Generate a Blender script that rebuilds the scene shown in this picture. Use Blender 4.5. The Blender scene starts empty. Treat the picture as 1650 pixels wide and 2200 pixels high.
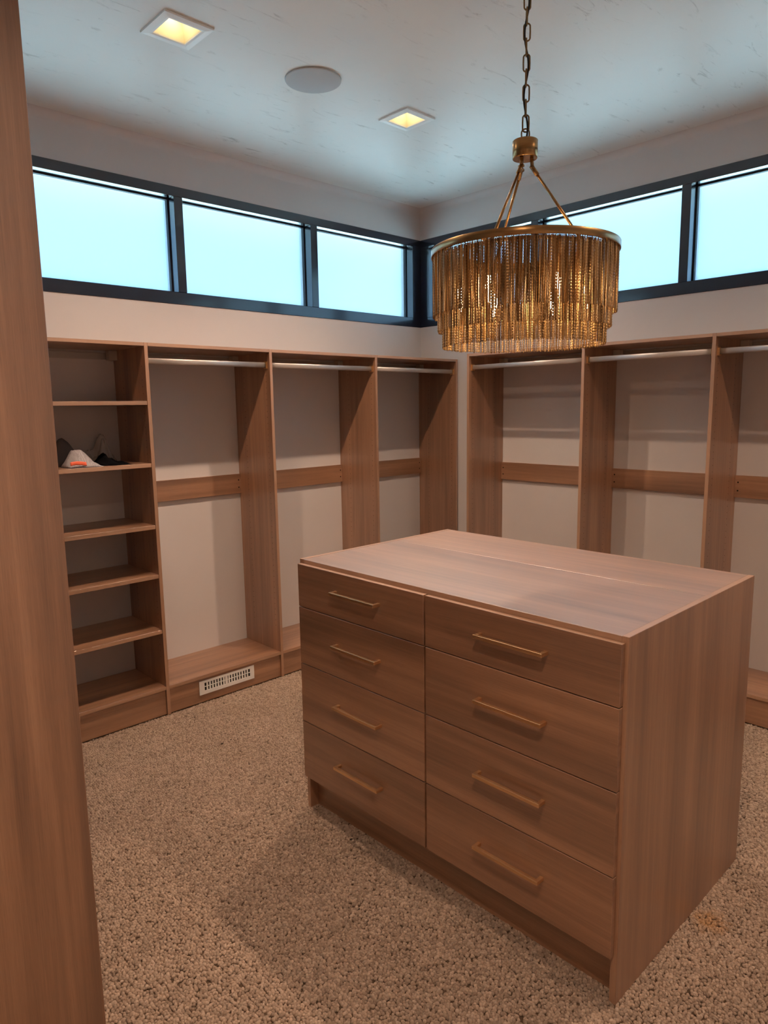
import bpy, bmesh, math, random
import numpy as np
from mathutils import Vector, Matrix, noise

random.seed(7)
rng = np.random.default_rng(11)
S = bpy.context.scene
COL = S.collection

# ------------------------------------------------------------------ camera
CAM = (-3.7718, -3.5399, 1.5309)
YAW, PITCH, ROLL = math.radians(46.3575), math.radians(-8.6011), math.radians(-0.8984)
fwd = Vector((math.cos(YAW) * math.cos(PITCH), math.sin(YAW) * math.cos(PITCH), math.sin(PITCH)))
rgt = Vector((math.sin(YAW), -math.cos(YAW), 0))
upv = rgt.cross(fwd)
r2 = rgt * math.cos(ROLL) + upv * math.sin(ROLL)
u2 = -rgt * math.sin(ROLL) + upv * math.cos(ROLL)
cd = bpy.data.cameras.new('camera')
co = bpy.data.objects.new('camera', cd)
COL.objects.link(co)
m = Matrix((r2, u2, -fwd)).transposed().to_4x4()
m.translation = CAM
co.matrix_world = m
cd.sensor_fit = 'VERTICAL'
cd.sensor_height = 24.0
cd.lens = 1491.69 / 2200 * 24.0
cd.clip_start = 0.02
S.camera = co

# ------------------------------------------------------------------ world, sun, exposure
W = bpy.data.worlds.new('sky')
S.world = W
W.use_nodes = True
bgn = W.node_tree.nodes['Background']
bgn.inputs[0].default_value = (0.29, 0.66, 1.35, 1)
bgn.inputs[1].default_value = 1.2
sd = bpy.data.lights.new('sun', 'SUN')
sd.energy = 52.0
sd.color = (0.92, 0.97, 1.0)
sd.angle = 0.02
so = bpy.data.objects.new('sun', sd)
COL.objects.link(so)
so.rotation_euler = (math.radians(25), math.radians(-25), 0)
so.location = (-2, -2, 8)

S.view_settings.view_transform = 'Standard'
S.view_settings.look = 'None'
S.view_settings.exposure = 0.0
S.view_settings.gamma = 1.0
S.view_settings.use_curve_mapping = False

DOWNLIGHT_POWER = 16.5
DOWNLIGHT_COLOR = (1.0, 0.70, 0.50)
BULB_STRENGTH = 80.0

# ------------------------------------------------------------------ materials
def mat(name):
    m = bpy.data.materials.new(name)
    m.use_nodes = True
    nt = m.node_tree
    return m, nt, nt.nodes['Principled BSDF']

def N(nt, kind, **kw):
    n = nt.nodes.new(kind)
    for k, v in kw.items():
        if k in n.inputs.keys():
            n.inputs[k].default_value = v
        else:
            setattr(n, k, v)
    return n

def L(nt, a, b):
    nt.links.new(a, b)

def ramp(nt, fac, stops):
    r = nt.nodes.new('ShaderNodeValToRGB')
    e = r.color_ramp.elements
    while len(e) < len(stops):
        e.new(0.5)
    for el, (p, c) in zip(e, stops):
        el.position = p
        el.color = (*c, 1) if len(c) == 3 else c
    L(nt, fac, r.inputs[0])
    return r.outputs[0]

def math_node(nt, op, a, b=None):
    n = nt.nodes.new('ShaderNodeMath')
    n.operation = op
    for i, v in enumerate((a, b)):
        if v is None:
            continue
        if isinstance(v, (int, float)):
            n.inputs[i].default_value = v
        else:
            L(nt, v, n.inputs[i])
    return n.outputs[0]

def mixc(nt, fac, a, b, mode='MIX'):
    n = nt.nodes.new('ShaderNodeMix')
    n.data_type = 'RGBA'
    n.blend_type = mode
    for sock, v in ((n.inputs[0], fac), (n.inputs[6], a), (n.inputs[7], b)):
        if isinstance(v, (int, float)):
            sock.default_value = v
        elif isinstance(v, tuple):
            sock.default_value = (*v, 1)
        else:
            L(nt, v, sock)
    return n.outputs[2]

def make_wood(name, dark, mid, light, rough=0.36, coat_ior=2.0):
    m, nt, b = mat(name)
    uv = N(nt, 'ShaderNodeUVMap')
    def stretched(sx, sy, scale, detail, rgh=0.5, dist=0.0):
        mp = N(nt, 'ShaderNodeMapping')
        mp.inputs['Scale'].default_value = (sx, sy, 1)
        L(nt, uv.outputs[0], mp.inputs[0])
        n = N(nt, 'ShaderNodeTexNoise', Scale=scale, Detail=detail, Roughness=rgh, Distortion=dist)
        L(nt, mp.outputs[0], n.inputs[0])
        return n.outputs[0]
    bands = stretched(0.45, 7.5, 1.0, 3.0, 0.55, 0.6)
    mid_s = stretched(1.2, 45.0, 1.0, 4.0, 0.6, 0.3)
    fine = stretched(6.0, 420.0, 1.0, 3.0, 0.65)
    pores = stretched(24.0, 900.0, 1.0, 1.0, 0.5)
    f1 = math_node(nt, 'MULTIPLY', bands, 0.52)
    f2 = math_node(nt, 'MULTIPLY', mid_s, 0.28)
    f3 = math_node(nt, 'MULTIPLY', fine, 0.20)
    f = math_node(nt, 'ADD', math_node(nt, 'ADD', f1, f2), f3)
    c = ramp(nt, f, [(0.385, dark), (0.50, mid), (0.615, light)])
    pm = ramp(nt, pores, [(0.30, (0.78, 0.76, 0.74)), (0.44, (1, 1, 1))])
    c = mixc(nt, 0.8, c, pm, 'MULTIPLY')
    oi = N(nt, 'ShaderNodeObjectInfo')
    hv = N(nt, 'ShaderNodeHueSaturation')
    v = math_node(nt, 'ADD', math_node(nt, 'MULTIPLY', oi.outputs['Random'], 0.10), 0.95)
    L(nt, v, hv.inputs['Value'])
    L(nt, c, hv.inputs['Color'])
    L(nt, hv.outputs[0], b.inputs['Base Color'])
    rr = math_node(nt, 'ADD', math_node(nt, 'MULTIPLY', fine, 0.16), rough - 0.08)
    L(nt, rr, b.inputs['Roughness'])
    b.inputs['Specular IOR Level'].default_value = 0.6
    b.inputs['Coat Weight'].default_value = 1.0
    b.inputs['Coat Roughness'].default_value = 0.42
    b.inputs['Coat IOR'].default_value = coat_ior
    bp = N(nt, 'ShaderNodeBump', Strength=0.05, Distance=0.002)
    L(nt, fine, bp.inputs['Height'])
    L(nt, bp.outputs[0], b.inputs['Normal'])
    return m

WOOD = make_wood('walnut_laminate', (0.180, 0.080, 0.036), (0.312, 0.150, 0.074), (0.45, 0.235, 0.125), 0.46)

WOOD_EDGE_LIT = make_wood('walnut_lit_edge', (0.33, 0.178, 0.098), (0.44, 0.245, 0.142), (0.52, 0.300, 0.18), 0.46)  # paler wood: the brightness of lit board edges put into the colour

WOOD_TOP = make_wood('walnut_top_sheen', (0.20, 0.095, 0.048), (0.34, 0.172, 0.092), (0.47, 0.255, 0.145), 0.46, 3.0)  # island top only: paler colour and heavier coat to put in window sheen

def plain(name, color, rough=0.5, metallic=0.0, spec=0.5):
    m, nt, b = mat(name)
    b.inputs['Base Color'].default_value = (*color, 1)
    b.inputs['Roughness'].default_value = rough
    b.inputs['Metallic'].default_value = metallic
    b.inputs['Specular IOR Level'].default_value = spec
    return m

def make_plaster(name, color, rough, marks=0.0, bump=0.12, mark_color=(0.30, 0.28, 0.25)):
    m, nt, b = mat(name)
    tc = N(nt, 'ShaderNodeTexCoord')
    n1 = N(nt, 'ShaderNodeTexNoise', Scale=2.2, Detail=4.0, Roughness=0.55)
    L(nt, tc.outputs['Object'], n1.inputs[0])
    c = ramp(nt, n1.outputs[0], [(0.3, tuple(x * 0.955 for x in color)), (0.7, color)])
    n2 = N(nt, 'ShaderNodeTexNoise', Scale=26.0, Detail=5.0, Roughness=0.6)
    L(nt, tc.outputs['Object'], n2.inputs[0])
    if marks:
        mp = N(nt, 'ShaderNodeMapping')
        mp.inputs['Rotation'].default_value = (0, 0, math.radians(38))
        mp.inputs['Scale'].default_value = (3.6, 15.0, 1)
        L(nt, tc.outputs['Object'], mp.inputs[0])
        k1 = N(nt, 'ShaderNodeTexNoise', Scale=1.5, Detail=7.0, Roughness=0.72, Distortion=0.9)
        L(nt, mp.outputs[0], k1.inputs[0])
        k2 = N(nt, 'ShaderNodeTexNoise', Scale=1.6, Detail=3.0, Roughness=0.6)
        L(nt, tc.outputs['Object'], k2.inputs[0])
        a = ramp(nt, k1.outputs[0], [(0.58, (0, 0, 0)), (0.69, (1, 1, 1))])
        z = ramp(nt, k2.outputs[0], [(0.40, (0, 0, 0)), (0.56, (1, 1, 1))])
        f = math_node(nt, 'MULTIPLY', math_node(nt, 'MULTIPLY', a, z), marks)
        c = mixc(nt, f, c, mark_color)
    L(nt, c, b.inputs['Base Color'])
    b.inputs['Roughness'].default_value = rough
    b.inputs['Specular IOR Level'].default_value = 0.35
    bp = N(nt, 'ShaderNodeBump', Strength=bump, Distance=0.004)
    L(nt, n2.outputs[0], bp.inputs['Height'])
    L(nt, bp.outputs[0], b.inputs['Normal'])
    return m

WALL = make_plaster('wall_plaster', (0.68, 0.64, 0.625), 0.75, bump=0.06)
CEIL = make_plaster('ceiling_plaster', (0.80, 0.80, 0.77), 0.42, marks=0.6, bump=0.05)
FRAME = plain('dark_window_frame', (0.010, 0.014, 0.030), 0.25, 0.0, 0.6)
fb = FRAME.node_tree.nodes['Principled BSDF']
fb.inputs['Coat Weight'].default_value = 1.0
fb.inputs['Coat IOR'].default_value = 1.5
fb.inputs['Coat Roughness'].default_value = 0.10
BEAD = plain('black_glazing_bead', (0.012, 0.014, 0.02), 0.5)
WHITE = plain('white_enamel', (0.86, 0.85, 0.82), 0.4)
SPK = plain('grey_white_grille_cloth', (0.50, 0.53, 0.55), 0.7)
DARK = plain('dark_void', (0.01, 0.008, 0.006), 0.8)
CANW = plain('downlight_reflector', (0.80, 0.72, 0.52), 0.4)
ROD = plain('satin_nickel', (0.60, 0.56, 0.53), 0.50, 0.9)
COVER = plain('beige_plastic_cover', (0.42, 0.36, 0.30), 0.5)
RAIL = plain('steel_hanging_rail', (0.40, 0.36, 0.33), 0.45, 0.6)
CORD = plain('black_cord', (0.012, 0.011, 0.010), 0.6)

def make_brass(name, c1, c2, rough):
    m, nt, b = mat(name)
    tc = N(nt, 'ShaderNodeTexCoord')
    mp = N(nt, 'ShaderNodeMapping')
    mp.inputs['Scale'].default_value = (6, 6, 160)
    L(nt, tc.outputs['Object'], mp.inputs[0])
    n = N(nt, 'ShaderNodeTexNoise', Scale=4.0, Detail=3.0)
    L(nt, mp.outputs[0], n.inputs[0])
    L(nt, ramp(nt, n.outputs[0], [(0.3, c1), (0.7, c2)]), b.inputs['Base Color'])
    b.inputs['Metallic'].default_value = 1.0
    b.inputs['Roughness'].default_value = rough
    return m

BRASS = make_brass('brushed_brass', (0.34, 0.19, 0.075), (0.48, 0.28, 0.115), 0.27)
BRASS_DARK = make_brass('antique_brass', (0.20, 0.12, 0.055), (0.32, 0.19, 0.085), 0.38)
PULL = make_brass('bronze_pull', (0.74, 0.49, 0.27), (0.90, 0.62, 0.35), 0.36)

def make_fringe():
    m, nt, b = mat('gold_chain_fringe')
    tc = N(nt, 'ShaderNodeTexCoord')
    n = N(nt, 'ShaderNodeTexNoise', Scale=90.0, Detail=2.0)
    mp = N(nt, 'ShaderNodeMapping')
    mp.inputs['Scale'].default_value = (1, 1, 0.06)
    L(nt, tc.outputs['Object'], mp.inputs[0])
    L(nt, mp.outputs[0], n.inputs[0])
    L(nt, ramp(nt, n.outputs[0], [(0.36, (0.16, 0.085, 0.035)), (0.64, (0.62, 0.39, 0.175))]), b.inputs['Base Color'])
    b.inputs['Metallic'].default_value = 0.85
    b.inputs['Roughness'].default_value = 0.38
    return m
FRINGE = make_fringe()

def make_pane():
    m, nt, b = mat('frosted_glass')
    nt.nodes.remove(b)
    out = nt.nodes['Material Output']
    t1 = N(nt, 'ShaderNodeBsdfTranslucent')
    t1.inputs['Color'].default_value = (0.86, 0.93, 0.95, 1)
    t2 = N(nt, 'ShaderNodeBsdfRefraction', IOR=1.45)
    t2.inputs['Color'].default_value = (0.97, 0.99, 1.0, 1)
    t2.inputs['Roughness'].default_value = 0.42
    tr = N(nt, 'ShaderNodeMixShader')
    tr.inputs[0].default_value = 0.75
    L(nt, t1.outputs[0], tr.inputs[1])
    L(nt, t2.outputs[0], tr.inputs[2])
    gl = N(nt, 'ShaderNodeBsdfGlossy')
    gl.inputs['Roughness'].default_value = 0.10
    gl.inputs['Color'].default_value = (0.9, 0.95, 1, 1)
    fr = N(nt, 'ShaderNodeFresnel', IOR=1.45)
    mx = N(nt, 'ShaderNodeMixShader')
    L(nt, fr.outputs[0], mx.inputs[0])
    L(nt, tr.outputs[0], mx.inputs[1])
    L(nt, gl.outputs[0], mx.inputs[2])
    L(nt, mx.outputs[0], out.inputs['Surface'])
    return m
PANE = make_pane()

def make_emit(name, color, strength):
    m, nt, b = mat(name)
    b.inputs['Base Color'].default_value = (*color, 1)
    b.inputs['Emission Color'].default_value = (*color, 1)
    b.inputs['Emission Strength'].default_value = strength
    return m
LENS = make_emit('downlight_lens', (1.0, 0.84, 0.55), 12.0)
BULB = make_emit('candle_bulb_glow', (1.0, 0.74, 0.42), BULB_STRENGTH)

def make_carpet():
    m, nt, b = mat('loop_carpet')
    tc = N(nt, 'ShaderNodeTexCoord')
    oi = N(nt, 'ShaderNodeObjectInfo')
    c = ramp(nt, oi.outputs['Random'], [(0.0, (0.305, 0.228, 0.175)), (0.5, (0.405, 0.305, 0.234)), (1.0, (0.51, 0.390, 0.304))])
    gp = N(nt, 'ShaderNodeNewGeometry')
    n = N(nt, 'ShaderNodeTexNoise', Scale=3.0, Detail=3.0)
    L(nt, gp.outputs['Position'], n.inputs[0])
    c = mixc(nt, 1.0, c, ramp(nt, n.outputs[0], [(0.3, (0.88, 0.87, 0.86)), (0.7, (1, 1, 1))]), 'MULTIPLY')
    # tea-coloured spill beside the island
    vm = N(nt, 'ShaderNodeVectorMath', operation='SUBTRACT')
    L(nt, gp.outputs['Position'], vm.inputs[0])
    vm.inputs[1].default_value = (-1.80, -2.85, 0.0)
    ln = N(nt, 'ShaderNodeVectorMath', operation='LENGTH')
    L(nt, vm.outputs[0], ln.inputs[0])
    n3 = N(nt, 'ShaderNodeTexNoise', Scale=40.0, Detail=2.0)
    L(nt, gp.outputs['Position'], n3.inputs[0])
    d = math_node(nt, 'ADD', ln.outputs['Value'], math_node(nt, 'MULTIPLY', math_node(nt, 'SUBTRACT', n3.outputs[0], 0.5), 0.08))
    st = ramp(nt, d, [(0.012, (0.5, 0.5, 0.5)), (0.062, (0, 0, 0))])
    c = mixc(nt, st, c, (0.50, 0.25, 0.07))
    L(nt, c, b.inputs['Base Color'])
    b.inputs['Roughness'].default_value = 0.95
    b.inputs['Specular IOR Level'].default_value = 0.1
    return m
CARPET = make_carpet()
BACKING = plain('carpet_backing', (0.10, 0.066, 0.043), 0.95, 0, 0.1)

# ------------------------------------------------------------------ mesh helpers
class MB:
    """collects shapes (world coordinates) into one mesh with a grain-following UV map"""
    def __init__(self):
        self.bm = bmesh.new()
        self.uv = self.bm.loops.layers.uv.new('UVMap')

    def _uv(self, faces, grain):
        ou, ov = random.uniform(0, 40), random.uniform(0, 40)
        for f in faces:
            n = f.normal
            a = max(range(3), key=lambda i: abs(n[i]))
            if a == grain:
                i, j = [k for k in range(3) if k != a]
            else:
                i = grain
                j = [k for k in range(3) if k not in (a, grain)][0]
            for l in f.loops:
                l[self.uv].uv = (l.vert.co[i] + ou, l.vert.co[j] + ov)

    def box(self, lo, hi, grain=2, bev=0.0, mi=0):
        lo, hi = Vector(lo), Vector(hi)
        r = bmesh.ops.create_cube(self.bm, size=1.0)
        c, s = (lo + hi) / 2, hi - lo
        for v in r['verts']:
            v.co = Vector((v.co.x * s.x, v.co.y * s.y, v.co.z * s.z)) + c
        faces = set(f for v in r['verts'] for f in v.link_faces)
        if bev:
            es = set(e for v in r['verts'] for e in v.link_edges)
            rb = bmesh.ops.bevel(self.bm, geom=list(es), offset=bev, segments=1, affect='EDGES', profile=0.5)
            faces = set(f for v in rb['verts'] for f in v.link_faces)
        faces = [f for f in faces if f.is_valid]
        for f in faces:
            f.normal_update()
            f.material_index = mi
        self._uv(faces, grain)
        return self

    def tube(self, p0, p1, r0, r1=None, n=16, caps=True, smooth=True):
        r1 = r0 if r1 is None else r1
        p0, p1 = Vector(p0), Vector(p1)
        d = (p1 - p0).normalized()
        a = d.orthogonal().normalized()
        b = d.cross(a)
        A = [self.bm.verts.new(p0 + (a * math.cos(t) + b * math.sin(t)) * r0) for t in [2 * math.pi * i / n for i in range(n)]]
        B = [self.bm.verts.new(p1 + (a * math.cos(t) + b * math.sin(t)) * r1) for t in [2 * math.pi * i / n for i in range(n)]]
        for i in range(n):
            f = self.bm.faces.new((A[i], A[(i + 1) % n], B[(i + 1) % n], B[i]))
            f.smooth = smooth
        if caps:
            self.bm.faces.new(A[::-1])
            self.bm.faces.new(B)
        return self

    def lathe(self, prof, c=(0, 0, 0), n=48, smooth=True, closed=False):
        c = Vector(c)
        rings = []
        for r, z in prof:
            if r < 1e-6:
                rings.append([self.bm.verts.new(c + Vector((0, 0, z)))])
            else:
                rings.append([self.bm.verts.new(c + Vector((r * math.cos(2 * math.pi * i / n), r * math.sin(2 * math.pi * i / n), z))) for i in range(n)])
        pairs = list(zip(rings[:-1], rings[1:]))
        if closed:
            pairs.append((rings[-1], rings[0]))
        for A, B in pairs:
            for i in range(n):
                j = (i + 1) % n
                q = []
                for v in ((A[i] if len(A) > 1 else A[0]), (A[j] if len(A) > 1 else A[0]), (B[j] if len(B) > 1 else B[0]), (B[i] if len(B) > 1 else B[0])):
                    if v not in q:
                        q.append(v)
                f = self.bm.faces.new(q)
                f.smooth = smooth
        return self

    def loop_tube(self, pts, r, n=8):
        """closed tube through pts"""
        P = [Vector(p) for p in pts]
        k = len(P)
        nrm = (P[1] - P[0]).cross(P[k // 3] - P[0]).normalized()
        rings = []
        for i in range(k):
            t = (P[(i + 1) % k] - P[i - 1]).normalized()
            a = nrm
            b = t.cross(a).normalized()
            rings.append([self.bm.verts.new(P[i] + (a * math.cos(q) + b * math.sin(q)) * r) for q in [2 * math.pi * s / n for s in range(n)]])
        for i in range(k):
            A, B = rings[i], rings[(i + 1) % k]
            for s in range(n):
                f = self.bm.faces.new((A[s], A[(s + 1) % n], B[(s + 1) % n], B[s]))
                f.smooth = True
        return self

    def prism(self, pts, axis_vec):
        a = [self.bm.verts.new(p) for p in pts]
        b = [self.bm.verts.new(Vector(p) + Vector(axis_vec)) for p in pts]
        n = len(a)
        for i in range(n):
            self.bm.faces.new((a[i], a[(i + 1) % n], b[(i + 1) % n], b[i]))
        self.bm.faces.new(a[::-1])
        self.bm.faces.new(b)
        return self

WLOC = {}

def link(o, parent, wloc):
    COL.objects.link(o)
    WLOC[o.name] = Vector(wloc)
    if parent is not None:
        o.parent = parent
        o.location = Vector(wloc) - WLOC[parent.name]
    else:
        o.location = wloc
    return o

def obj(name, mb, mats, parent=None, base=False, label=None):
    bm = mb.bm
    bmesh.ops.recalc_face_normals(bm, faces=bm.faces[:])
    lo = Vector([min(v.co[i] for v in bm.verts) for i in range(3)])
    hi = Vector([max(v.co[i] for v in bm.verts) for i in range(3)])
    c = (lo + hi) / 2
    if base:
        c.z = lo.z
    for v in bm.verts:
        v.co -= c
    me = bpy.data.meshes.new(name)
    bm.to_mesh(me)
    bm.free()
    for mm in (mats if isinstance(mats, (list, tuple)) else [mats]):
        me.materials.append(mm)
    o = bpy.data.objects.new(name, me)
    if label:
        o['label'] = label
    return link(o, parent, c)

def thing(name, label, cat, loc, group=None):
    o = bpy.data.objects.new(name, None)
    o.empty_display_size = 0.05
    link(o, None, loc)
    return tag(o, label, cat, group)

def tag(o, label, cat, group=None):
    o['label'] = label
    o['category'] = cat
    if group:
        o['group'] = group
    return o

def struct(o):
    o['kind'] = 'structure'
    return o

def board(name, lo, hi, grain, parent, bev=0.0008, m=None, label=None):
    mb = MB().box(lo, hi, grain, bev)
    th = min(range(3), key=lambda i: hi[i] - lo[i])        # thickness axis: the narrow faces take the paler wood with light painted in
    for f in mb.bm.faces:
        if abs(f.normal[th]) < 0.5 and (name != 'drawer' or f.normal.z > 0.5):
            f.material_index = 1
    return obj(name, mb, [m or WOOD, WOOD_EDGE_LIT], parent, label=label)

# ------------------------------------------------------------------ dimensions
H = 1.848          # closet height
D = 0.3555         # closet depth
T = 0.0177         # board thickness
BS = 0.1507        # base shelf top
ZC = 2.90          # ceiling
ZW0, ZW1 = 2.0927, 2.6934
GZ0, GZ1 = 2.157, 2.644   # glazed opening
XL = -3.85         # left wall
XE = -4.75         # entry wall
YN = -4.35         # near wall
YJ = -1.95         # jog of the left wall
TW = 0.16          # wall thickness
LAMPS = [(-2.39, -1.04), (-1.195, -1.04), (-3.50, -3.28), (-1.195, -3.25)]
CH = (-1.79, -2.145)

# ------------------------------------------------------------------ setting
floor = struct(obj('floor', MB().box((XE - TW, YN - TW, -0.15), (TW, TW, -0.0055)), BACKING))

# ceiling with square cut-outs for the recessed lamps
cm = MB()
ha = 0.063
xs = sorted(set([XE - TW, TW] + [round(x + s * ha, 5) for x, y in LAMPS for s in (-1, 1)]))
ys = sorted(set([YN - TW, TW] + [round(y + s * ha, 5) for x, y in LAMPS for s in (-1, 1)]))
vg = {}
def gv(x, y):
    if (x, y) not in vg:
        vg[(x, y)] = cm.bm.verts.new((x, y, ZC))
    return vg[(x, y)]
for i in range(len(xs) - 1):
    for j in range(len(ys) - 1):
        mx_, my_ = (xs[i] + xs[i + 1]) / 2, (ys[j] + ys[j + 1]) / 2
        if any(abs(mx_ - x) < ha and abs(my_ - y) < ha for x, y in LAMPS):
            continue
        cm.bm.faces.new((gv(xs[i], ys[j]), gv(xs[i], ys[j + 1]), gv(xs[i + 1], ys[j + 1]), gv(xs[i + 1], ys[j])))
cm.box((XE - TW, YN - TW, ZC + 0.16), (TW, TW, ZC + 0.24))
for lo, hi in (((XE - TW, YN - TW, ZC), (XE - TW + 0.02, TW, ZC + 0.2)), ((TW - 0.02, YN - TW, ZC), (TW, TW, ZC + 0.2)),
               ((XE - TW, YN - TW, ZC), (TW, YN - TW + 0.02, ZC + 0.2)), ((XE - TW, TW - 0.02, ZC), (TW, TW, ZC + 0.2))):
    cm.box(lo, hi)
ceiling = struct(obj('ceiling', cm, CEIL))

struct(obj('wall_back', MB().box((XL - TW, 0, -0.02), (TW, TW, ZW0)).box((XL - TW, 0, ZW1), (TW, TW, ZC + 0.01))
           .box((XL - TW, 0, ZW0), (XL + 0.06, TW, ZW1)), WALL))
struct(obj('wall_right', MB().box((0, YN - TW, -0.02), (TW, 0, ZW0)).box((0, YN - TW, ZW1), (TW, 0, ZC + 0.01))
           .box((0, YN - TW, ZW0), (TW, YN + 0.5, ZW1)), WALL))
struct(obj('wall_left', MB().box((XL - TW, YJ, -0.02), (XL, 0, ZC + 0.01)).box((XE, YJ, -0.02), (XL - TW, YJ + TW, ZC + 0.01)), WALL))
struct(obj('wall_entry', MB().box((XE - TW, YN, -0.02), (XE, YJ + TW, ZC + 0.01)), WALL))
struct(obj('wall_near', MB().box((XE - TW, YN - TW, -0.02), (0, YN, ZC + 0.01)), WALL))

# soft concave plaster joint between wall and ceiling
def cove(name, a, b, inward, r=0.045):
    mb = MB()
    a, b, inward = Vector(a), Vector(b), Vector(inward)
    k = 8
    A, B = [], []
    for i in range(k + 1):
        t = math.pi / 2 * i / k
        off = inward * (r - r * math.sin(t) - 0.0005) + Vector((0, 0, -(r - r * math.cos(t)) + 0.0005))
        off = inward * (r * (1 - math.sin(t)) - 0.0006) + Vector((0, 0, -r * (1 - math.cos(t)) + 0.0006))
        A.append(mb.bm.verts.new(a + off))
        B.append(mb.bm.verts.new(b + off))
    for i in range(k):
        f = mb.bm.faces.new((A[i], A[i + 1], B[i + 1], B[i]))
        f.smooth = True
    return struct(obj(name, mb, WALL))
cove('trim_1', (XL, 0, ZC), (0, 0, ZC), (0, -1, 0))
cove('trim_2', (0, 0, ZC), (0, YN, ZC), (-1, 0, 0))

# ribbon windows
def window(name, along, start, end, mull, sgn):
    """along: 0 = runs in x on wall y=0 ; 1 = runs in y on wall x=0. Frame face is flush with the wall."""
    def P(t, d, z):          # t along wall, d depth outwards
        return (t, d, z) if along == 0 else (d, t, z)
    def bx(mb, t0, t1, d0, d1, z0, z1, bev=0.0):
        a, b = P(t0, d0, z0), P(t1, d1, z1)
        mb.box([min(x, y) for x, y in zip(a, b)], [max(x, y) for x, y in zip(a, b)], 2, bev)
        return mb
    c = (start + end) / 2
    root = bpy.data.objects.new(name, None)
    link(root, None, P(c, 0.05, ZW0))
    struct(root)
    root['label'] = ('dark framed frosted ribbon window high on the wall left of the corner' if along == 0 else
                     'dark framed frosted ribbon window high on the wall behind the chandelier')
    face, back = -0.004, 0.12
    obj('frame_head', bx(MB(), start, end, face, back, GZ1, ZW1, 0.002), FRAME, root)
    obj('frame_sill', bx(MB(), start, end, face, back, ZW0, GZ0, 0.002), FRAME, root)
    edges = [(start, start + 0.078)] + mull + [(end - 0.08, end)]
    for t0, t1 in edges:
        obj('mullion', bx(MB(), t0, t1, face + 0.0005, back, GZ0, GZ1, 0.0015), FRAME, root)
    for (a0, a1), (b0, b1) in zip(edges[:-1], edges[1:]):
        t0, t1 = a1, b0
        obj('pane', bx(MB(), t0, t1, 0.082, 0.090, GZ0, GZ1), PANE, root)
        g = MB()
        w, d0, d1 = 0.007, 0.060, 0.0815
        for q0, q1, z0, z1 in ((t0, t1, GZ1 - w, GZ1), (t0, t1, GZ0, GZ0 + w), (t0, t0 + w, GZ0 + w, GZ1 - w), (t1 - w, t1, GZ0 + w, GZ1 - w)):
            bx(g, q0, q1, d0, d1, z0, z1)
        obj('glazing_bead', g, BEAD, root)
    return root
window('window_1', 0, XL + 0.06, -0.001, [(-2.795, -2.746), (-1.891, -1.8415), (-0.985, -0.9335)], 1)
window('window_2', 1, YN + 0.5, -0.005, [(-2.847, -2.798), (-1.9165, -1.868), (-0.987, -0.938)], 1)
struct(obj('trim_3', MB().box((0.0, 0.0, ZW0), (TW, TW, ZW1)), FRAME))

# entry door behind the photographer
dr = bpy.data.objects.new('door_1', None)
link(dr, None, (XE, -3.2, 0))
struct(dr)
dr['label'] = 'plain wooden entry door behind the camera'
board('door_leaf', (XE + 0.001, -3.62, 0.006), (XE + 0.035, -2.78, 2.05), 2, dr)
obj('door_casing', MB().box((XE + 0.001, -3.70, 0), (XE + 0.02, -3.622, 2.12)).box((XE + 0.001, -2.778, 0), (XE + 0.02, -2.70, 2.12)).box((XE + 0.001, -3.622, 2.052), (XE + 0.02, -2.778, 2.12)), WHITE, dr)
obj('door_handle', MB().tube((XE + 0.034, -2.86, 1.0), (XE + 0.08, -2.86, 1.0), 0.011).tube((XE + 0.078, -2.87, 1.0), (XE + 0.078, -2.98, 1.0), 0.009), PULL, dr)

# outdoors: unseen ground tinted to bounce blue light indoors, and roof eaves
BOUNCE_GROUND = make_plaster('bounce_ground_tint', (0.32, 0.475, 0.50), 0.9, bump=0.3)
struct(obj('ground', MB().box((-40, -40, -0.65), (40, 40, -0.45)), BOUNCE_GROUND))
EAVE = plain('eave_soffit', (0.35, 0.42, 0.38), 0.7)
struct(obj('roof_eave', MB().box((XE - 0.6, TW + 0.001, 2.80), (0.75, 0.75, 2.95)).box((TW + 0.001, YN - 1.0, 2.80), (0.75, TW + 0.001, 2.95)), EAVE))

# ------------------------------------------------------------------ closet units
def pin_holes(face_axis, face_val, sgn, d_sgn, zs, parent, wall_axis):
    """two columns of shelf-pin bores on a panel face"""
    mb = MB()
    for dep in (0.316, 0.098):
        for z in zs:
            c = [0, 0, z]
            c[face_axis] = face_val
            c[wall_axis] = -dep
            a = list(c); b = list(c)
            a[face_axis] -= sgn * 0.0004
            b[face_axis] += sgn * 0.0004
            mb.tube(a, b, 0.0020, n=6, smooth=False)
    o = obj('pin_hole', mb, DARK, parent)
    o['kind'] = 'stuff'
    return o

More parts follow.
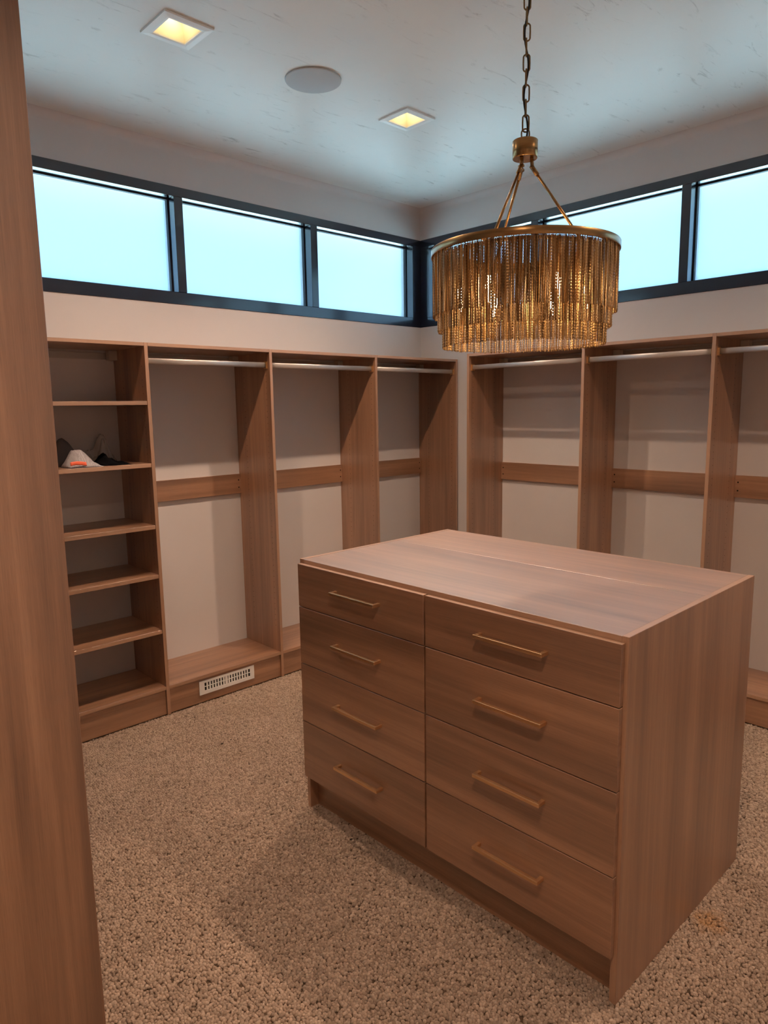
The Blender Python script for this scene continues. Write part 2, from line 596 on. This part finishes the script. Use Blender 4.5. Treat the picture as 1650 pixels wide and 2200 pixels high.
def closet_run(root, along, panels, end, bays):
    """along 0: wall y=0, panels listed by their min-x, going +x.  along 1: wall x=0, panels listed by their max-y, going -y."""
    def B(name, t0, t1, d0, d1, z0, z1, grain, parent, **k):
        # t along the wall (ascending), d = distance from the wall
        if along == 0:
            return board(name, (t0, -d1, z0), (t1, -d0, z1), grain, parent, **k)
        return board(name, (-d1, t0, z0), (-d0, t1, z1), {0: 1, 1: 0, 2: 2}[grain], parent, **k)
    zs = [0.30 + 0.032 * i for i in range(46)]
    spans = []
    pans = []
    for p in panels:
        t0, t1 = (p, p + T) if along == 0 else (p - T, p)
        o = B('side_panel', t0, t1, 0.001, D, 0.0, H, 2, root)
        pans.append((t0, t1, o))
    pans.sort(key=lambda q: q[0])
    seen = 0 if along == 0 else 1
    for k, (t0, t1, o) in enumerate(pans):
        # the faces turned to the room's middle show their bores
        if along == 0 and k > 0:
            pin_holes(0, t0, -1, 1, zs, o, 1)
        if along == 1 and k < len(pans):
            pin_holes(1, t0, -1, 1, zs, o, 0)
    gaps = [(a[1], b[0]) for a, b in zip(pans[:-1], pans[1:])]
    for (t0, t1), kind in zip(gaps, bays):
        e = 0.0003
        t0, t1 = t0 + e, t1 - e
        B('top_shelf', t0, t1, 0.001, D, H - 0.0165, H - 0.0002, 0, root)
        B('base_shelf', t0, t1, 0.001, D - 0.0005, BS - 0.0178, BS, 0, root)
        B('kick_board', t0, t1, D - 0.029, D - 0.012, 0.0, BS - 0.018, 0, root)
        # hanging rail and its cover blocks under the top shelf
        mb = MB()
        def bx(m_, u0, u1, d0, d1, z0, z1):
            if along == 0:
                m_.box((u0, -d1, z0), (u1, -d0, z1))
            else:
                m_.box((-d1, u0, z0), (-d0, u1, z1))
        bx(mb, t0, t1, 0.001, 0.007, 1.788, 1.8195)
        bx(mb, t0, t1, 0.001, 0.012, 1.8165, 1.8205)
        obj('hanging_rail', mb, RAIL, root)
        for u0, u1 in ((t0, t0 + 0.042), (t1 - 0.042, t1)):
            mb = MB()
            bx(mb, u0, u1, 0.013, 0.050, 1.782, 1.829)
            obj('bracket_cover', mb, COVER, root)
        if kind == 'rod':
            # cleat across the back with two screws at each end
            cl = B('back_cleat', t0, t1, 0.001, 0.0169, 1.043, 1.1565, 0, root)
            sc = MB()
            for u in (t0 + 0.016, t1 - 0.016):
                for z in (1.078, 1.121):
                    if along == 0:
                        sc.tube((u, -0.0166, z), (u, -0.0176, z), 0.0042, n=8)
                    else:
                        sc.tube((-0.0166, u, z), (-0.0176, u, z), 0.0042, n=8)
            s_ = obj('screw_head', sc, DARK, cl)
            s_['kind'] = 'stuff'
            # oval rod with end brackets
            mb = MB()
            n = 24
            ring = []
            for i in range(n):
                q = 2 * math.pi * i / n
                cq, sq = math.cos(q), math.sin(q)
                ring.append((0.322 + 0.0075 * math.copysign(abs(cq) ** 0.6, cq), 1.7655 + 0.0140 * math.copysign(abs(sq) ** 0.8, sq)))
            A = []; Bv = []
            for d, z in ring:
                pa = (t0 + 0.001, -d, z) if along == 0 else (-d, t0 + 0.001, z)
                pb = (t1 - 0.001, -d, z) if along == 0 else (-d, t1 - 0.001, z)
                A.append(mb.bm.verts.new(pa)); Bv.append(mb.bm.verts.new(pb))
            for i in range(n):
                f = mb.bm.faces.new((A[i], A[(i + 1) % n], Bv[(i + 1) % n], Bv[i]))
                f.smooth = True
            mb.bm.faces.new(A[::-1]); mb.bm.faces.new(Bv)
            rd = obj('hanging_rod', mb, ROD, root, label='satin metal oval hanging rod')
            for u0, u1, s in ((t0, t0 + 0.010, 1), (t1 - 0.010, t1, -1)):
                mb = MB()
                bx(mb, u0, u1, 0.311, 0.315, 1.747, 1.781)
                bx(mb, u0, u1, 0.330, 0.334, 1.747, 1.781)
                bx(mb, u0, u1, 0.315, 0.330, 1.747, 1.751)
                w0, w1 = (u0, u0 + 0.003) if s > 0 else (u1 - 0.003, u1)
                bx(mb, w0, w1, 0.306, 0.339, 1.745, 1.787)
                obj('rod_bracket', mb, PULL, rd)
        else:
            for zt in (1.5768, 1.2800, 0.9780, 0.7310, 0.4480):
                B('shelf', t0 + 0.0005, t1 - 0.0005, 0.004, D - 0.002, zt - 0.0190, zt, 0, root)

left = thing('closet_unit', 'wood-grain closet unit left of the corner, with open shelf column and three hanging bays', 'closet unit', (-1.5, -D / 2, 0))
closet_run(left, 0, [-2.93, -2.2737, -1.5704, -0.7897, -0.0262], None, ['shelves', 'rod', 'rod', 'rod'])
right = thing('closet_unit', 'wood-grain closet unit right of the corner, hanging bays behind the island and chandelier', 'closet unit', (-D / 2, -2.3, 0))
closet_run(right, 1, [-0.7232, -1.5189, -2.2005, -2.96, -3.70], None, ['rod', 'rod', 'rod', 'rod'])

# tall unit whose end panel fills the left margin of the view
tall = thing('tall_closet_unit', 'tall wood-grain closet end panel standing nearest the camera, along the left margin', 'closet unit', (-3.54, -1.2, 0))
TX = -3.2446
TH = 2.62
board('end_panel', (XL + 0.002, -1.97, 0), (TX, -1.9525, TH), 2, tall, bev=0.0012)
board('side_panel', (XL + 0.002, -1.17, 0), (TX, -1.1525, TH), 2, tall)
board('side_panel', (XL + 0.002, -0.3875, 0), (TX, -0.37, TH), 2, tall)
for y0, y1 in ((-1.9522, -1.1703), (-1.1522, -0.3878)):
    board('top_shelf', (XL + 0.002, y0, TH - 0.018), (TX, y1, TH - 0.0005), 1, tall)
    board('base_shelf', (XL + 0.002, y0, BS - 0.018), (TX, y1, BS), 1, tall)
    board('kick_board', (TX - 0.029, y0, 0), (TX - 0.012, y1, BS - 0.0185), 1, tall)
    for z in (0.62, 1.08, 1.54, 2.02):
        board('shelf', (XL + 0.004, y0, z - 0.018), (TX - 0.002, y1, z), 1, tall)

# ------------------------------------------------------------------ island dresser
IX0, IX1, IY0, IY1, IZ = -2.2695, -1.4444, -1.5117, -2.7974, 0.9841
isl = thing('island_dresser', 'wood-grain closet island with eight drawers and bronze bar pulls in the room centre', 'dresser', ((IX0 + IX1) / 2, (IY0 + IY1) / 2, 0))
PT = 0.0185
board('side_panel', (IX0, IY0 - PT, 0), (IX1, IY0, IZ), 2, isl)
board('side_panel', (IX0, IY1, 0), (IX1, IY1 + PT, IZ), 2, isl)
yi0, yi1 = IY1 + PT + 0.0003, IY0 - PT - 0.0003
XS = -1.783
board('top_panel', (IX0 + 0.0005, yi0, IZ - PT), (XS - 0.0006, yi1, IZ - 0.0006), 1, isl, m=WOOD_TOP)
board('top_panel', (XS + 0.0006, yi0, IZ - PT), (IX1 - 0.0005, yi1, IZ - 0.0006), 1, isl, m=WOOD_TOP)
board('back_panel', (XS - 0.009, yi0, 0.02), (XS + 0.0, yi1, IZ - PT - 0.0005), 2, isl)
board('kick_board', (IX0 + 0.036, yi0, 0), (IX0 + 0.053, yi1, 0.15), 1, isl)
board('kick_board', (IX1 - 0.069, yi0, 0), (IX1 - 0.052, yi1, 0.15), 1, isl)
board('bottom_panel', (IX0 + 0.002, yi0, 0.1505), (IX1 - 0.002, yi1, 0.1675), 1, isl)
board('center_panel', (IX0 + 0.090, -2.1615, 0.168), (XS - 0.0095, -2.1435, IZ - PT - 0.0005), 2, isl, m=WOOD)
rows = [(0.8105, 0.9690), (0.5925, 0.8075), (0.3640, 0.5895), (0.1370, 0.3610)]
pulls = [0.9005, 0.7095, 0.4865, 0.2610]
def drawer(y0, y1, z0, z1, pc, pz, s):
    """s = -1: front faces -x ; s = +1: back side drawers facing +x"""
    xf = IX0 if s < 0 else IX1
    a, b = (xf - 0.0185, xf - 0.0008) if s < 0 else (xf + 0.0008, xf + 0.0185)
    d = board('drawer', (a, y0, z0), (b, y1, z1), 1, isl, bev=0.0010)
    face = a if s < 0 else b
    w, out, hl = 0.0112, 0.031, 0.1125
    f0, f1 = face + s * 0.0002, face + s * out
    hb = MB()
    lo_, hi_ = sorted((face + s * (out - w), f1))
    hb.box((lo_, pc - hl, pz - w / 2), (hi_, pc + hl, pz + w / 2), 1, 0.0009)
    for q in (-1, 1):
        l2, h2 = sorted((f0, face + s * (out - w * 0.9)))
        ya, yb = sorted((pc + q * hl, pc + q * (hl - w)))
        hb.box((l2, ya, pz - w / 2), (h2, yb, pz + w / 2), 0, 0.0009)
    obj('handle', hb, PULL, d, label='bronze square bar pull')
    return d
for (z0, z1), pz in zip(rows, pulls):
    drawer(-2.1492, -1.5210, z0, z1, -1.846, pz, -1)
    drawer(-2.7880, -2.1562, z0, z1, -2.476, pz - 0.003, -1)
board('rear_panel', (IX1 - 0.004, yi0, 0.168), (IX1 + 0.0, yi1, IZ - PT - 0.0006), 2, isl)

# ------------------------------------------------------------------ recessed lamps
def downlight(x, y, label, power=DOWNLIGHT_POWER):
    t = thing('downlight', label, 'ceiling light', (x, y, ZC), 'recessed square ceiling lights')
    mb = MB()
    o_, i_, z0, z1 = 0.0965, 0.0625, ZC - 0.0085, ZC - 0.0004
    b = mb.bm
    def ring(h, z):
        return [b.verts.new((x + sx * h, y + sy * h, z)) for sx, sy in ((-1, -1), (1, -1), (1, 1), (-1, 1))]
    R = [ring(o_, z1), ring(o_ - 0.001, z0 + 0.002), ring(i_ + 0.010, z0), ring(i_ + 0.0015, z0 + 0.001), ring(i_, z0 + 0.004), ring(i_, z1 + 0.002)]
    for A, B_ in zip(R[:-1], R[1:]):
        for k in range(4):
            b.faces.new((A[k], A[(k + 1) % 4], B_[(k + 1) % 4], B_[k]))
    obj('trim_frame', mb, WHITE, t)
    mb = MB(); b = mb.bm
    def ring2(h, z):
        return [b.verts.new((x + sx * h, y + sy * h, z)) for sx, sy in ((-1, -1), (1, -1), (1, 1), (-1, 1))]
    A, B_ = ring2(i_ - 0.0004, ZC - 0.004), ring2(0.044, ZC + 0.062)
    for k in range(4):
        b.faces.new((A[k], A[(k + 1) % 4], B_[(k + 1) % 4], B_[k]))
    b.faces.new(B_)
    obj('reflector', mb, CANW, t)
    obj('lens', MB().tube((x, y, ZC + 0.056), (x, y, ZC + 0.061), 0.038, n=24), LENS, t)
    ld = bpy.data.lights.new('downlight_lamp', 'AREA')
    ld.shape = 'DISK'
    ld.size = 0.040
    ld.spread = math.radians(133)
    ld.energy = power
    ld.color = DOWNLIGHT_COLOR
    lo = bpy.data.objects.new('lamp', ld)
    link(lo, t, (x, y, ZC + 0.006))
    return t
downlight(*LAMPS[0], 'lit square recessed ceiling light, nearest the left wall, beside the round speaker')
downlight(*LAMPS[1], 'lit square recessed ceiling light close to the chandelier chain and the room corner')
downlight(*LAMPS[2], 'added, unseen square recessed ceiling light above the camera, lighting the island front', 19.5)  # unseen lamp, added to brighten the drawer fronts
downlight(*LAMPS[3], 'square recessed ceiling light out of the photo, right of the chandelier')

spk = thing('ceiling_speaker', 'flat round pale grey ceiling speaker between the two square lights', 'speaker', (-1.78, -1.06, ZC))
obj('grille', MB().lathe([(0, -0.0065), (0.110, -0.0065), (0.1145, -0.0058)], (-1.78, -1.06, ZC), 64), SPK, spk)
obj('rim', MB().lathe([(0.1146, -0.0058), (0.1178, -0.005), (0.1186, -0.0005), (0.110, -0.0003)], (-1.78, -1.06, ZC), 64), SPK, spk)

# ------------------------------------------------------------------ chandelier
cx, cy = CH
ch = thing('chandelier', 'round brass chandelier with three tiers of gold chain fringe hanging over the island', 'chandelier', (cx, cy, 2.02))
def fringe(r, z_top, z_bot, spacing, w):
    n = int(2 * math.pi * r / spacing)
    seg = int((z_top - z_bot) / 0.0042)
    ang = (np.arange(n) + rng.uniform(-0.22, 0.22, n)) / n * 2 * np.pi
    rr = r + rng.uniform(-0.0016, 0.0016, n)
    zb = z_bot + rng.uniform(-0.0025, 0.0025, n)
    k = seg + 1
    tt = np.linspace(0, 1, k)
    z = z_top + (zb[:, None] - z_top) * tt[None, :]                      # n,k
    bead = np.where((np.arange(k) % 2) == 0, 1.08, 0.50)
    ph = rng.uniform(0, 2 * np.pi, n)
    sway = 0.0007 * np.sin(ph[:, None] + tt[None, :] * 5)
    vs = np.zeros((n, k, 3, 3))
    for s in range(3):
        q = 2 * np.pi * s / 3 + ph[:, None] * 0.3
        lr = w * bead[None, :] * np.cos(q)
        lt = w * bead[None, :] * np.sin(q) + sway
        rad = rr[:, None] + lr
        vs[:, :, s, 0] = cx + rad * np.cos(ang)[:, None] - lt * np.sin(ang)[:, None]
        vs[:, :, s, 1] = cy + rad * np.sin(ang)[:, None] + lt * np.cos(ang)[:, None]
        vs[:, :, s, 2] = z
    V = vs.reshape(-1, 3)
    idx = np.arange(n * k * 3).reshape(n, k, 3)
    F = []
    for s in range(3):
        s2 = (s + 1) % 3
        F.append(np.stack([idx[:, :-1, s], idx[:, :-1, s2], idx[:, 1:, s2], idx[:, 1:, s]], -1).reshape(-1, 4))
    F = np.concatenate(F)
    c = np.array([cx, cy, z_bot])
    me = bpy.data.meshes.new('chain_fringe')
    me.from_pydata((V - c).tolist(), [], F.tolist())
    me.materials.append(FRINGE)
    o = bpy.data.objects.new('chain_fringe', me)
    o['kind'] = 'stuff'
    return link(o, ch, c)
fringe(0.2965, 2.016, 1.823, 0.0039, 0.0018)
fringe(0.2805, 2.016, 1.776, 0.0038, 0.0018)
fringe(0.2645, 2.016, 1.723, 0.0037, 0.0018)
obj('ring_band', MB().lathe([(0.3025, 2.0128), (0.3035, 2.0145), (0.3035, 2.0350), (0.3025, 2.0366), (0.2585, 2.0366), (0.2575, 2.035), (0.2575, 2.030), (0.296, 2.030), (0.2985, 2.0145)], (cx, cy, 0), 96, closed=True), BRASS, ch)
ir = MB()
ir.lathe([(0.200, 2.022), (0.212, 2.022), (0.212, 2.030), (0.200, 2.030)], (cx, cy, 0), 64, smooth=False, closed=True)
for a in (-55, 65, 185):
    t = math.radians(a)
    u, v = math.cos(t), math.sin(t)
    ir.tube((cx + u * 0.19, cy + v * 0.19, 2.026), (cx + u * 0.262, cy + v * 0.262, 2.032), 0.006, n=10)
obj('inner_ring', ir, BRASS, ch)
CAPZ0, CAPZ1 = 2.3125, 2.3675
cap = obj('cap', MB().lathe([(0, CAPZ0), (0.0385, CAPZ0), (0.040, CAPZ0 + 0.0015), (0.040, CAPZ1 - 0.0015), (0.0385, CAPZ1), (0, CAPZ1)], (cx, cy, 0), 48, smooth=False), BRASS, ch)
for f in cap.data.polygons:
    f.use_smooth = abs(f.normal.z) < 0.5
for a in (-55, 65, 185):
    t = math.radians(a)
    u, v = math.cos(t), math.sin(t)
    p0 = Vector((cx + u * 0.021, cy + v * 0.021, CAPZ0))
    p1 = Vector((cx + u * 0.023, cy + v * 0.023, CAPZ0 - 0.027))
    p2 = Vector((cx + u * 0.196, cy + v * 0.196, 2.032))
    dd = (p2 - p1).normalized()
    rod = obj('support_rod', MB().tube(p1 + dd * 0.004, p2, 0.0045, n=14), BRASS, ch)
    side = dd.cross(Vector((0, 0, 1))).normalized()
    jm = MB().tube(p0, p1, 0.0058, n=12)
    jm.tube(p1 - dd * 0.006, p1 + dd * 0.030, 0.0072, n=12)
    jm.tube(p1 - side * 0.009, p1 + side * 0.009, 0.0045, n=10)
    obj('pivot_joint', jm, BRASS_DARK, rod)
    obj('rod_foot', MB().tube(p2 - dd * 0.016, p2 + dd * 0.002, 0.0072, n=12), BRASS_DARK, rod)
# candle bulbs hanging from the inner ring
def flame_profile():
    return [(0, 0.0), (0.0025, 0.008), (0.0060, 0.022), (0.0100, 0.040), (0.0122, 0.056), (0.0115, 0.070), (0.0085, 0.082), (0.0070, 0.088)]
for k in range(6):
    t = math.radians(35 + 90 + 60 * k)
    bx_, by_ = cx + 0.206 * math.cos(t), cy + 0.206 * math.sin(t)
    sock = obj('candle_socket', MB().tube((bx_, by_, 1.925), (bx_, by_, 2.0225), 0.0115, n=16), BRASS_DARK, ch)
    obj('bulb', MB().lathe([(r, z + 1.838) for r, z in flame_profile()], (bx_, by_, 0), 16), BULB, sock, label='glowing candle bulb')
# chain of oval links, cord and canopy
def link_pts(c, rot, hl, hw):
    pts = []
    for i in range(20):
        q = 2 * math.pi * i / 20
        a, b = math.sin(q), math.cos(q)
        zz = (hl - hw) * (1 if a > 0 else -1) * (1 if abs(a) > 1e-9 else 0) + hw * a
        xx = hw * b
        pts.append((c[0] + xx * math.cos(rot), c[1] + xx * math.sin(rot), c[2] + zz))
    return pts
loop = MB().loop_tube(link_pts((cx, cy, CAPZ1 + 0.019), math.radians(-50), 0.0165, 0.0125), 0.0024)
loop.tube((cx, cy, CAPZ1 - 0.001), (cx, cy, CAPZ1 + 0.007), 0.006, n=12)
obj('cap_loop', loop, BRASS_DARK, ch)
z = CAPZ1 + 0.029
k = 0
proto_link = None
while z < ZC - 0.055:
    o = obj('chain_link', MB().loop_tube(link_pts((cx + 0.001 * (-1) ** k, cy, z + 0.0225), math.radians(-50 + 88 * (k % 2) + 5 * math.sin(k)), 0.0255, 0.0100), 0.0026), BRASS_DARK, ch)
    z += 0.0445
    k += 1
cp = []
zz = CAPZ1
cord = MB()
prev = None
for i in range(80):
    f = i / 79
    zc = CAPZ1 + (ZC - 0.03 - CAPZ1) * f
    p = Vector((cx + 0.0048 * math.sin(f * 17.0), cy - 0.0048 * math.sin(f * 17.0 + 0.6), zc))
    if prev is not None:
        cord.tube(prev, p, 0.0030, n=8, caps=False)
    prev = p
obj('cord', cord, CORD, ch, label='black electrical cord woven through the chain')
obj('canopy', MB().lathe([(0, -0.034), (0.012, -0.034), (0.014, -0.028), (0.058, -0.024), (0.062, -0.020), (0.062, -0.0005)], (cx, cy, ZC), 48), BRASS, ch)
obj('canopy_loop', MB().loop_tube(link_pts((cx, cy, ZC - 0.046), math.radians(40), 0.0165, 0.011), 0.0024), BRASS_DARK, ch)

# ------------------------------------------------------------------ air register in the kick board
vx0, vx1, vz0, vz1, vy = -2.0885, -1.7510, 0.0430, 0.1190, -0.3438
reg = thing('air_register', 'white slotted metal air register in the kick board below the first hanging bay', 'vent', ((vx0 + vx1) / 2, vy, vz0))
mb = MB()
f0, f1 = vy - 0.0065, vy - 0.0020
fx0, fx1, fz0, fz1 = vx0 + 0.030, vx1 - 0.026, vz0 + 0.020, vz1 - 0.014
mb.box((vx0, f0, vz0), (vx1, f1, fz0), 0, 0.0006)
mb.box((vx0, f0, fz1), (vx1, f1, vz1), 0, 0.0006)
mb.box((vx0, f0, fz0), (fx0, f1, fz1), 0)
mb.box((fx1, f0, fz0), (vx1, f1, fz1), 0)
mb.box((fx0, f0 + 0.0003, (fz0 + fz1) / 2 - 0.0016), (fx1, f1, (fz0 + fz1) / 2 + 0.0016), 0)
obj('faceplate', mb, WHITE, reg)
ns = 17
pit = (fx1 - fx0) / ns
for i in range(1, ns):
    c = fx0 + pit * i
    w = 0.0042 if i != 8 else 0.0075
    obj('louver', MB().box((c - w, f0 + 0.0004, fz0), (c + w, f1, fz1), 2), WHITE, reg)
obj('duct', MB().box((vx0 + 0.012, vy - 0.0018, vz0 + 0.008), (vx1 - 0.012, vy + 0.0002, vz1 - 0.008)), DARK, reg)

# ------------------------------------------------------------------ things on the shelf
SHZ = 1.2800
def sheet_mesh(fn, nu, nv, mb):
    g = [[mb.bm.verts.new(fn(i / nu, j / nv)) for j in range(nv + 1)] for i in range(nu + 1)]
    for i in range(nu):
        for j in range(nv):
            f = mb.bm.faces.new((g[i][j], g[i + 1][j], g[i + 1][j + 1], g[i][j + 1]))
            f.smooth = True
    return g
def nz(*a):
    return math.sin(a[0] * 12.9898 + a[1] * 78.233 + 1.3 * math.sin(a[0] * 7.1 + a[1] * 3.3))

def make_mesh_plastic():
    m, nt, b = mat('white_woven_packaging')
    tc = N(nt, 'ShaderNodeTexCoord')
    w = N(nt, 'ShaderNodeTexChecker', Scale=220.0)
    L(nt, tc.outputs['Object'], w.inputs[0])
    w.inputs['Color1'].default_value = (0.40, 0.37, 0.38, 1)
    w.inputs['Color2'].default_value = (0.26, 0.23, 0.24, 1)
    L(nt, w.outputs[0], b.inputs['Base Color'])
    b.inputs['Roughness'].default_value = 0.6
    return m
PACK = make_mesh_plastic()
ORANGE = plain('orange_label', (0.85, 0.13, 0.05), 0.5)
BLACKC = plain('black_cloth', (0.004, 0.004, 0.005), 1.0, 0.0, 0.05)
GREYC = plain('dark_grey_lump', (0.13, 0.11, 0.105), 0.9)
def make_clear():
    m, nt, b = mat('clear_plastic_film')
    b.inputs['Base Color'].default_value = (0.75, 0.72, 0.72, 1)
    b.inputs['Roughness'].default_value = 0.18
    b.inputs['Alpha'].default_value = 0.34
    return m
FILM = make_clear()

def pillow(name, x0, x1, y0, y1, hgt, mats, parent=None, peak=(0.5, 0.5), crease=0.006, seed=0, nu=22, nv=14, p=1.0):
    mb = MB()
    def top(u, v):
        e = (max(0.0, math.sin(math.pi * u)) ** 0.6) * (max(0.0, math.sin(math.pi * v)) ** 0.5)
        pk = math.exp(-(((u - peak[0]) / 0.50) ** 2 + ((v - peak[1]) / 0.5) ** 2))
        wob = crease * math.sin(9 * u + 5 * v + seed) * math.cos(7 * v - 4 * u + seed * 2)
        wob += crease * 2.2 * noise.noise(Vector((u * 5.0, v * 4.0, seed * 3.1))) + crease * 0.9 * noise.noise(Vector((u * 13.0, v * 9.0, seed)))
        ox = 0.006 * math.sin(6 * v + seed)
        return (x0 + (x1 - x0) * u + ox, y0 + (y1 - y0) * v + 0.005 * math.sin(7 * u + seed), SHZ + 0.0012 + max(0.0, e * (hgt * pk + wob + 0.004)))
    def bot(u, v):
        q = top(u, v)
        return (q[0], q[1], SHZ + 0.0006)
    sheet_mesh(top, nu, nv, mb)
    sheet_mesh(bot, nu, nv, mb)
    bmesh.ops.remove_doubles(mb.bm, verts=mb.bm.verts[:], dist=0.0008)
    return obj(name, mb, mats, parent, base=True)

pk = tag(pillow('package', -2.650, -2.495, -0.338, -0.215, 0.080, PACK, peak=(0.42, 0.70), seed=1.0), 'white woven plastic packet with an orange label lying on the second shelf', 'packet')
lb = MB()
def lab(u, v):
    x = -2.645 + 0.070 * u
    return (x, -0.341 + 0.004 * v + 0.002 * math.sin(5 * u), SHZ + 0.012 + 0.016 * v + 0.003 * math.sin(4 * u))
sheet_mesh(lab, 10, 3, lb)
g2 = MB()
lo_ = obj('label_strip', lb, ORANGE, pk, label='orange label')
sm = lo_.modifiers.new('thick', 'SOLIDIFY')
sm.thickness = 0.001
tag(pillow('cloth', -2.483, -2.345, -0.325, -0.110, 0.046, BLACKC, peak=(0.12, 0.55), crease=0.008, seed=2.2), 'crumpled black cloth beside the white packet on the second shelf', 'cloth')
tag(pillow('lump', -2.700, -2.505, -0.205, -0.050, 0.118, GREYC, peak=(0.50, 0.5), crease=0.004, seed=4.0), 'rounded dark grey pouch standing in for a dark smudge, behind the white packet on the second shelf', 'lump')  # made-up shape where only a dark smudge is known
tag(pillow('plastic_bag', -2.492, -2.325, -0.100, -0.012, 0.100, FILM, peak=(0.62, 0.5), crease=0.028, seed=5.3, nu=30, nv=20), 'crumpled clear plastic bag behind the black cloth on the second shelf', 'bag')

# crumbs lying on the carpet
CRUMB = plain('dark_crumb', (0.03, 0.018, 0.01), 0.8)
def crumb(x, y, s, label):
    mb = MB()
    bmesh.ops.create_icosphere(mb.bm, subdivisions=1, radius=1.0)
    for v in mb.bm.verts:
        v.co = Vector((v.co.x * s * (1 + 0.5 * nz(v.co.x, v.co.y)), v.co.y * s * 0.6 * (1 + 0.3 * nz(v.co.y, v.co.z)), v.co.z * s * 0.45)) + Vector((x, y, 0.006 + s * 0.3))
    return tag(obj('crumb', mb, CRUMB, None, base=True), label, 'debris')
crumb(-2.2474, -0.8376, 0.008, 'larger dark crumb of a pair on the carpet before the hanging bay')
crumb(-2.1967, -0.8313, 0.005, 'smaller dark crumb of a pair on the carpet before the hanging bay')
crumb(-1.9077, -0.4113, 0.005, 'brown crumb on the carpet just under the white air register')
crumb(-2.2990, -1.8000, 0.006, 'dark crumb on the carpet at the foot of the island below its left drawers')
crumb(-2.5101, -2.0791, 0.004, 'tiny black crumb alone on the carpet in the shadow of the island')

# ------------------------------------------------------------------ carpet pile (loops instanced over the floor)
sx, sy = 0.0082, 0.0067
pts = []
X0, X1, Y0, Y1 = XE + 0.02, -D + 0.008, YN + 0.02, -D + 0.008
nx, ny = int((X1 - X0) / sx), int((Y1 - Y0) / sy)
gx, gy = np.meshgrid(np.arange(nx), np.arange(ny), indexing='ij')
px = X0 + (gx + 0.5) * sx + rng.normal(0, 0.0016, gx.shape)
py = Y0 + (gy + 0.5 * (gx % 2)) * sy + rng.normal(0, 0.0019, gx.shape)
pz = -0.0040 + rng.normal(0, 0.0010, gx.shape)
keep = np.ones(gx.shape, bool)
keep &= ~((px > IX0 + 0.040) & (px < IX1) & (py > IY1 + 0.004) & (py < IY0 - 0.004))
keep &= ~((px < TX - 0.01) & (py > -1.965))
keep &= ~((px < -2.95) & (py > -1.0))
keep &= rng.random(gx.shape) > 0.05
V = np.stack([px[keep], py[keep], pz[keep]], -1)
me = bpy.data.meshes.new('carpet_pile')
me.from_pydata(V.tolist(), [], [])
pile = bpy.data.objects.new('carpet_pile', me)
link(pile, None, (0, 0, 0))
pile['kind'] = 'stuff'
tag(pile, 'beige brown looped carpet pile covering the whole floor', 'carpet')
ng = bpy.data.node_groups.new('loops', 'GeometryNodeTree')
ng.interface.new_socket('Geometry', in_out='INPUT', socket_type='NodeSocketGeometry')
ng.interface.new_socket('Geometry', in_out='OUTPUT', socket_type='NodeSocketGeometry')
gi, go = ng.nodes.new('NodeGroupInput'), ng.nodes.new('NodeGroupOutput')
ico = ng.nodes.new('GeometryNodeMeshIcoSphere')
ico.inputs['Radius'].default_value = 1.0
ico.inputs['Subdivisions'].default_value = 2
tf = ng.nodes.new('GeometryNodeTransform')
tf.inputs['Scale'].default_value = (0.0050, 0.0056, 0.0052)
ss = ng.nodes.new('GeometryNodeSetShadeSmooth')
smn = ng.nodes.new('GeometryNodeSetMaterial')
smn.inputs['Material'].default_value = CARPET
iop = ng.nodes.new('GeometryNodeInstanceOnPoints')
rv = ng.nodes.new('FunctionNodeRandomValue')
rv.data_type = 'FLOAT_VECTOR'
rv.inputs['Min'].default_value = (-0.7, -0.7, -3.1)
rv.inputs['Max'].default_value = (0.7, 0.7, 3.1)
rs = ng.nodes.new('FunctionNodeRandomValue')
rs.data_type = 'FLOAT_VECTOR'
rs.inputs['Min'].default_value = (0.75, 0.70, 0.70)
rs.inputs['Max'].default_value = (1.20, 1.35, 1.20)
ng.links.new(ico.outputs['Mesh'], tf.inputs['Geometry'])
ng.links.new(tf.outputs[0], ss.inputs[0])
ng.links.new(ss.outputs[0], smn.inputs['Geometry'])
ng.links.new(gi.outputs[0], iop.inputs['Points'])
ng.links.new(smn.outputs[0], iop.inputs['Instance'])
ng.links.new(rv.outputs[0], iop.inputs['Rotation'])
ng.links.new(rs.outputs[0], iop.inputs['Scale'])
ng.links.new(iop.outputs[0], go.inputs[0])
md = pile.modifiers.new('loops', 'NODES')
md.node_group = ng
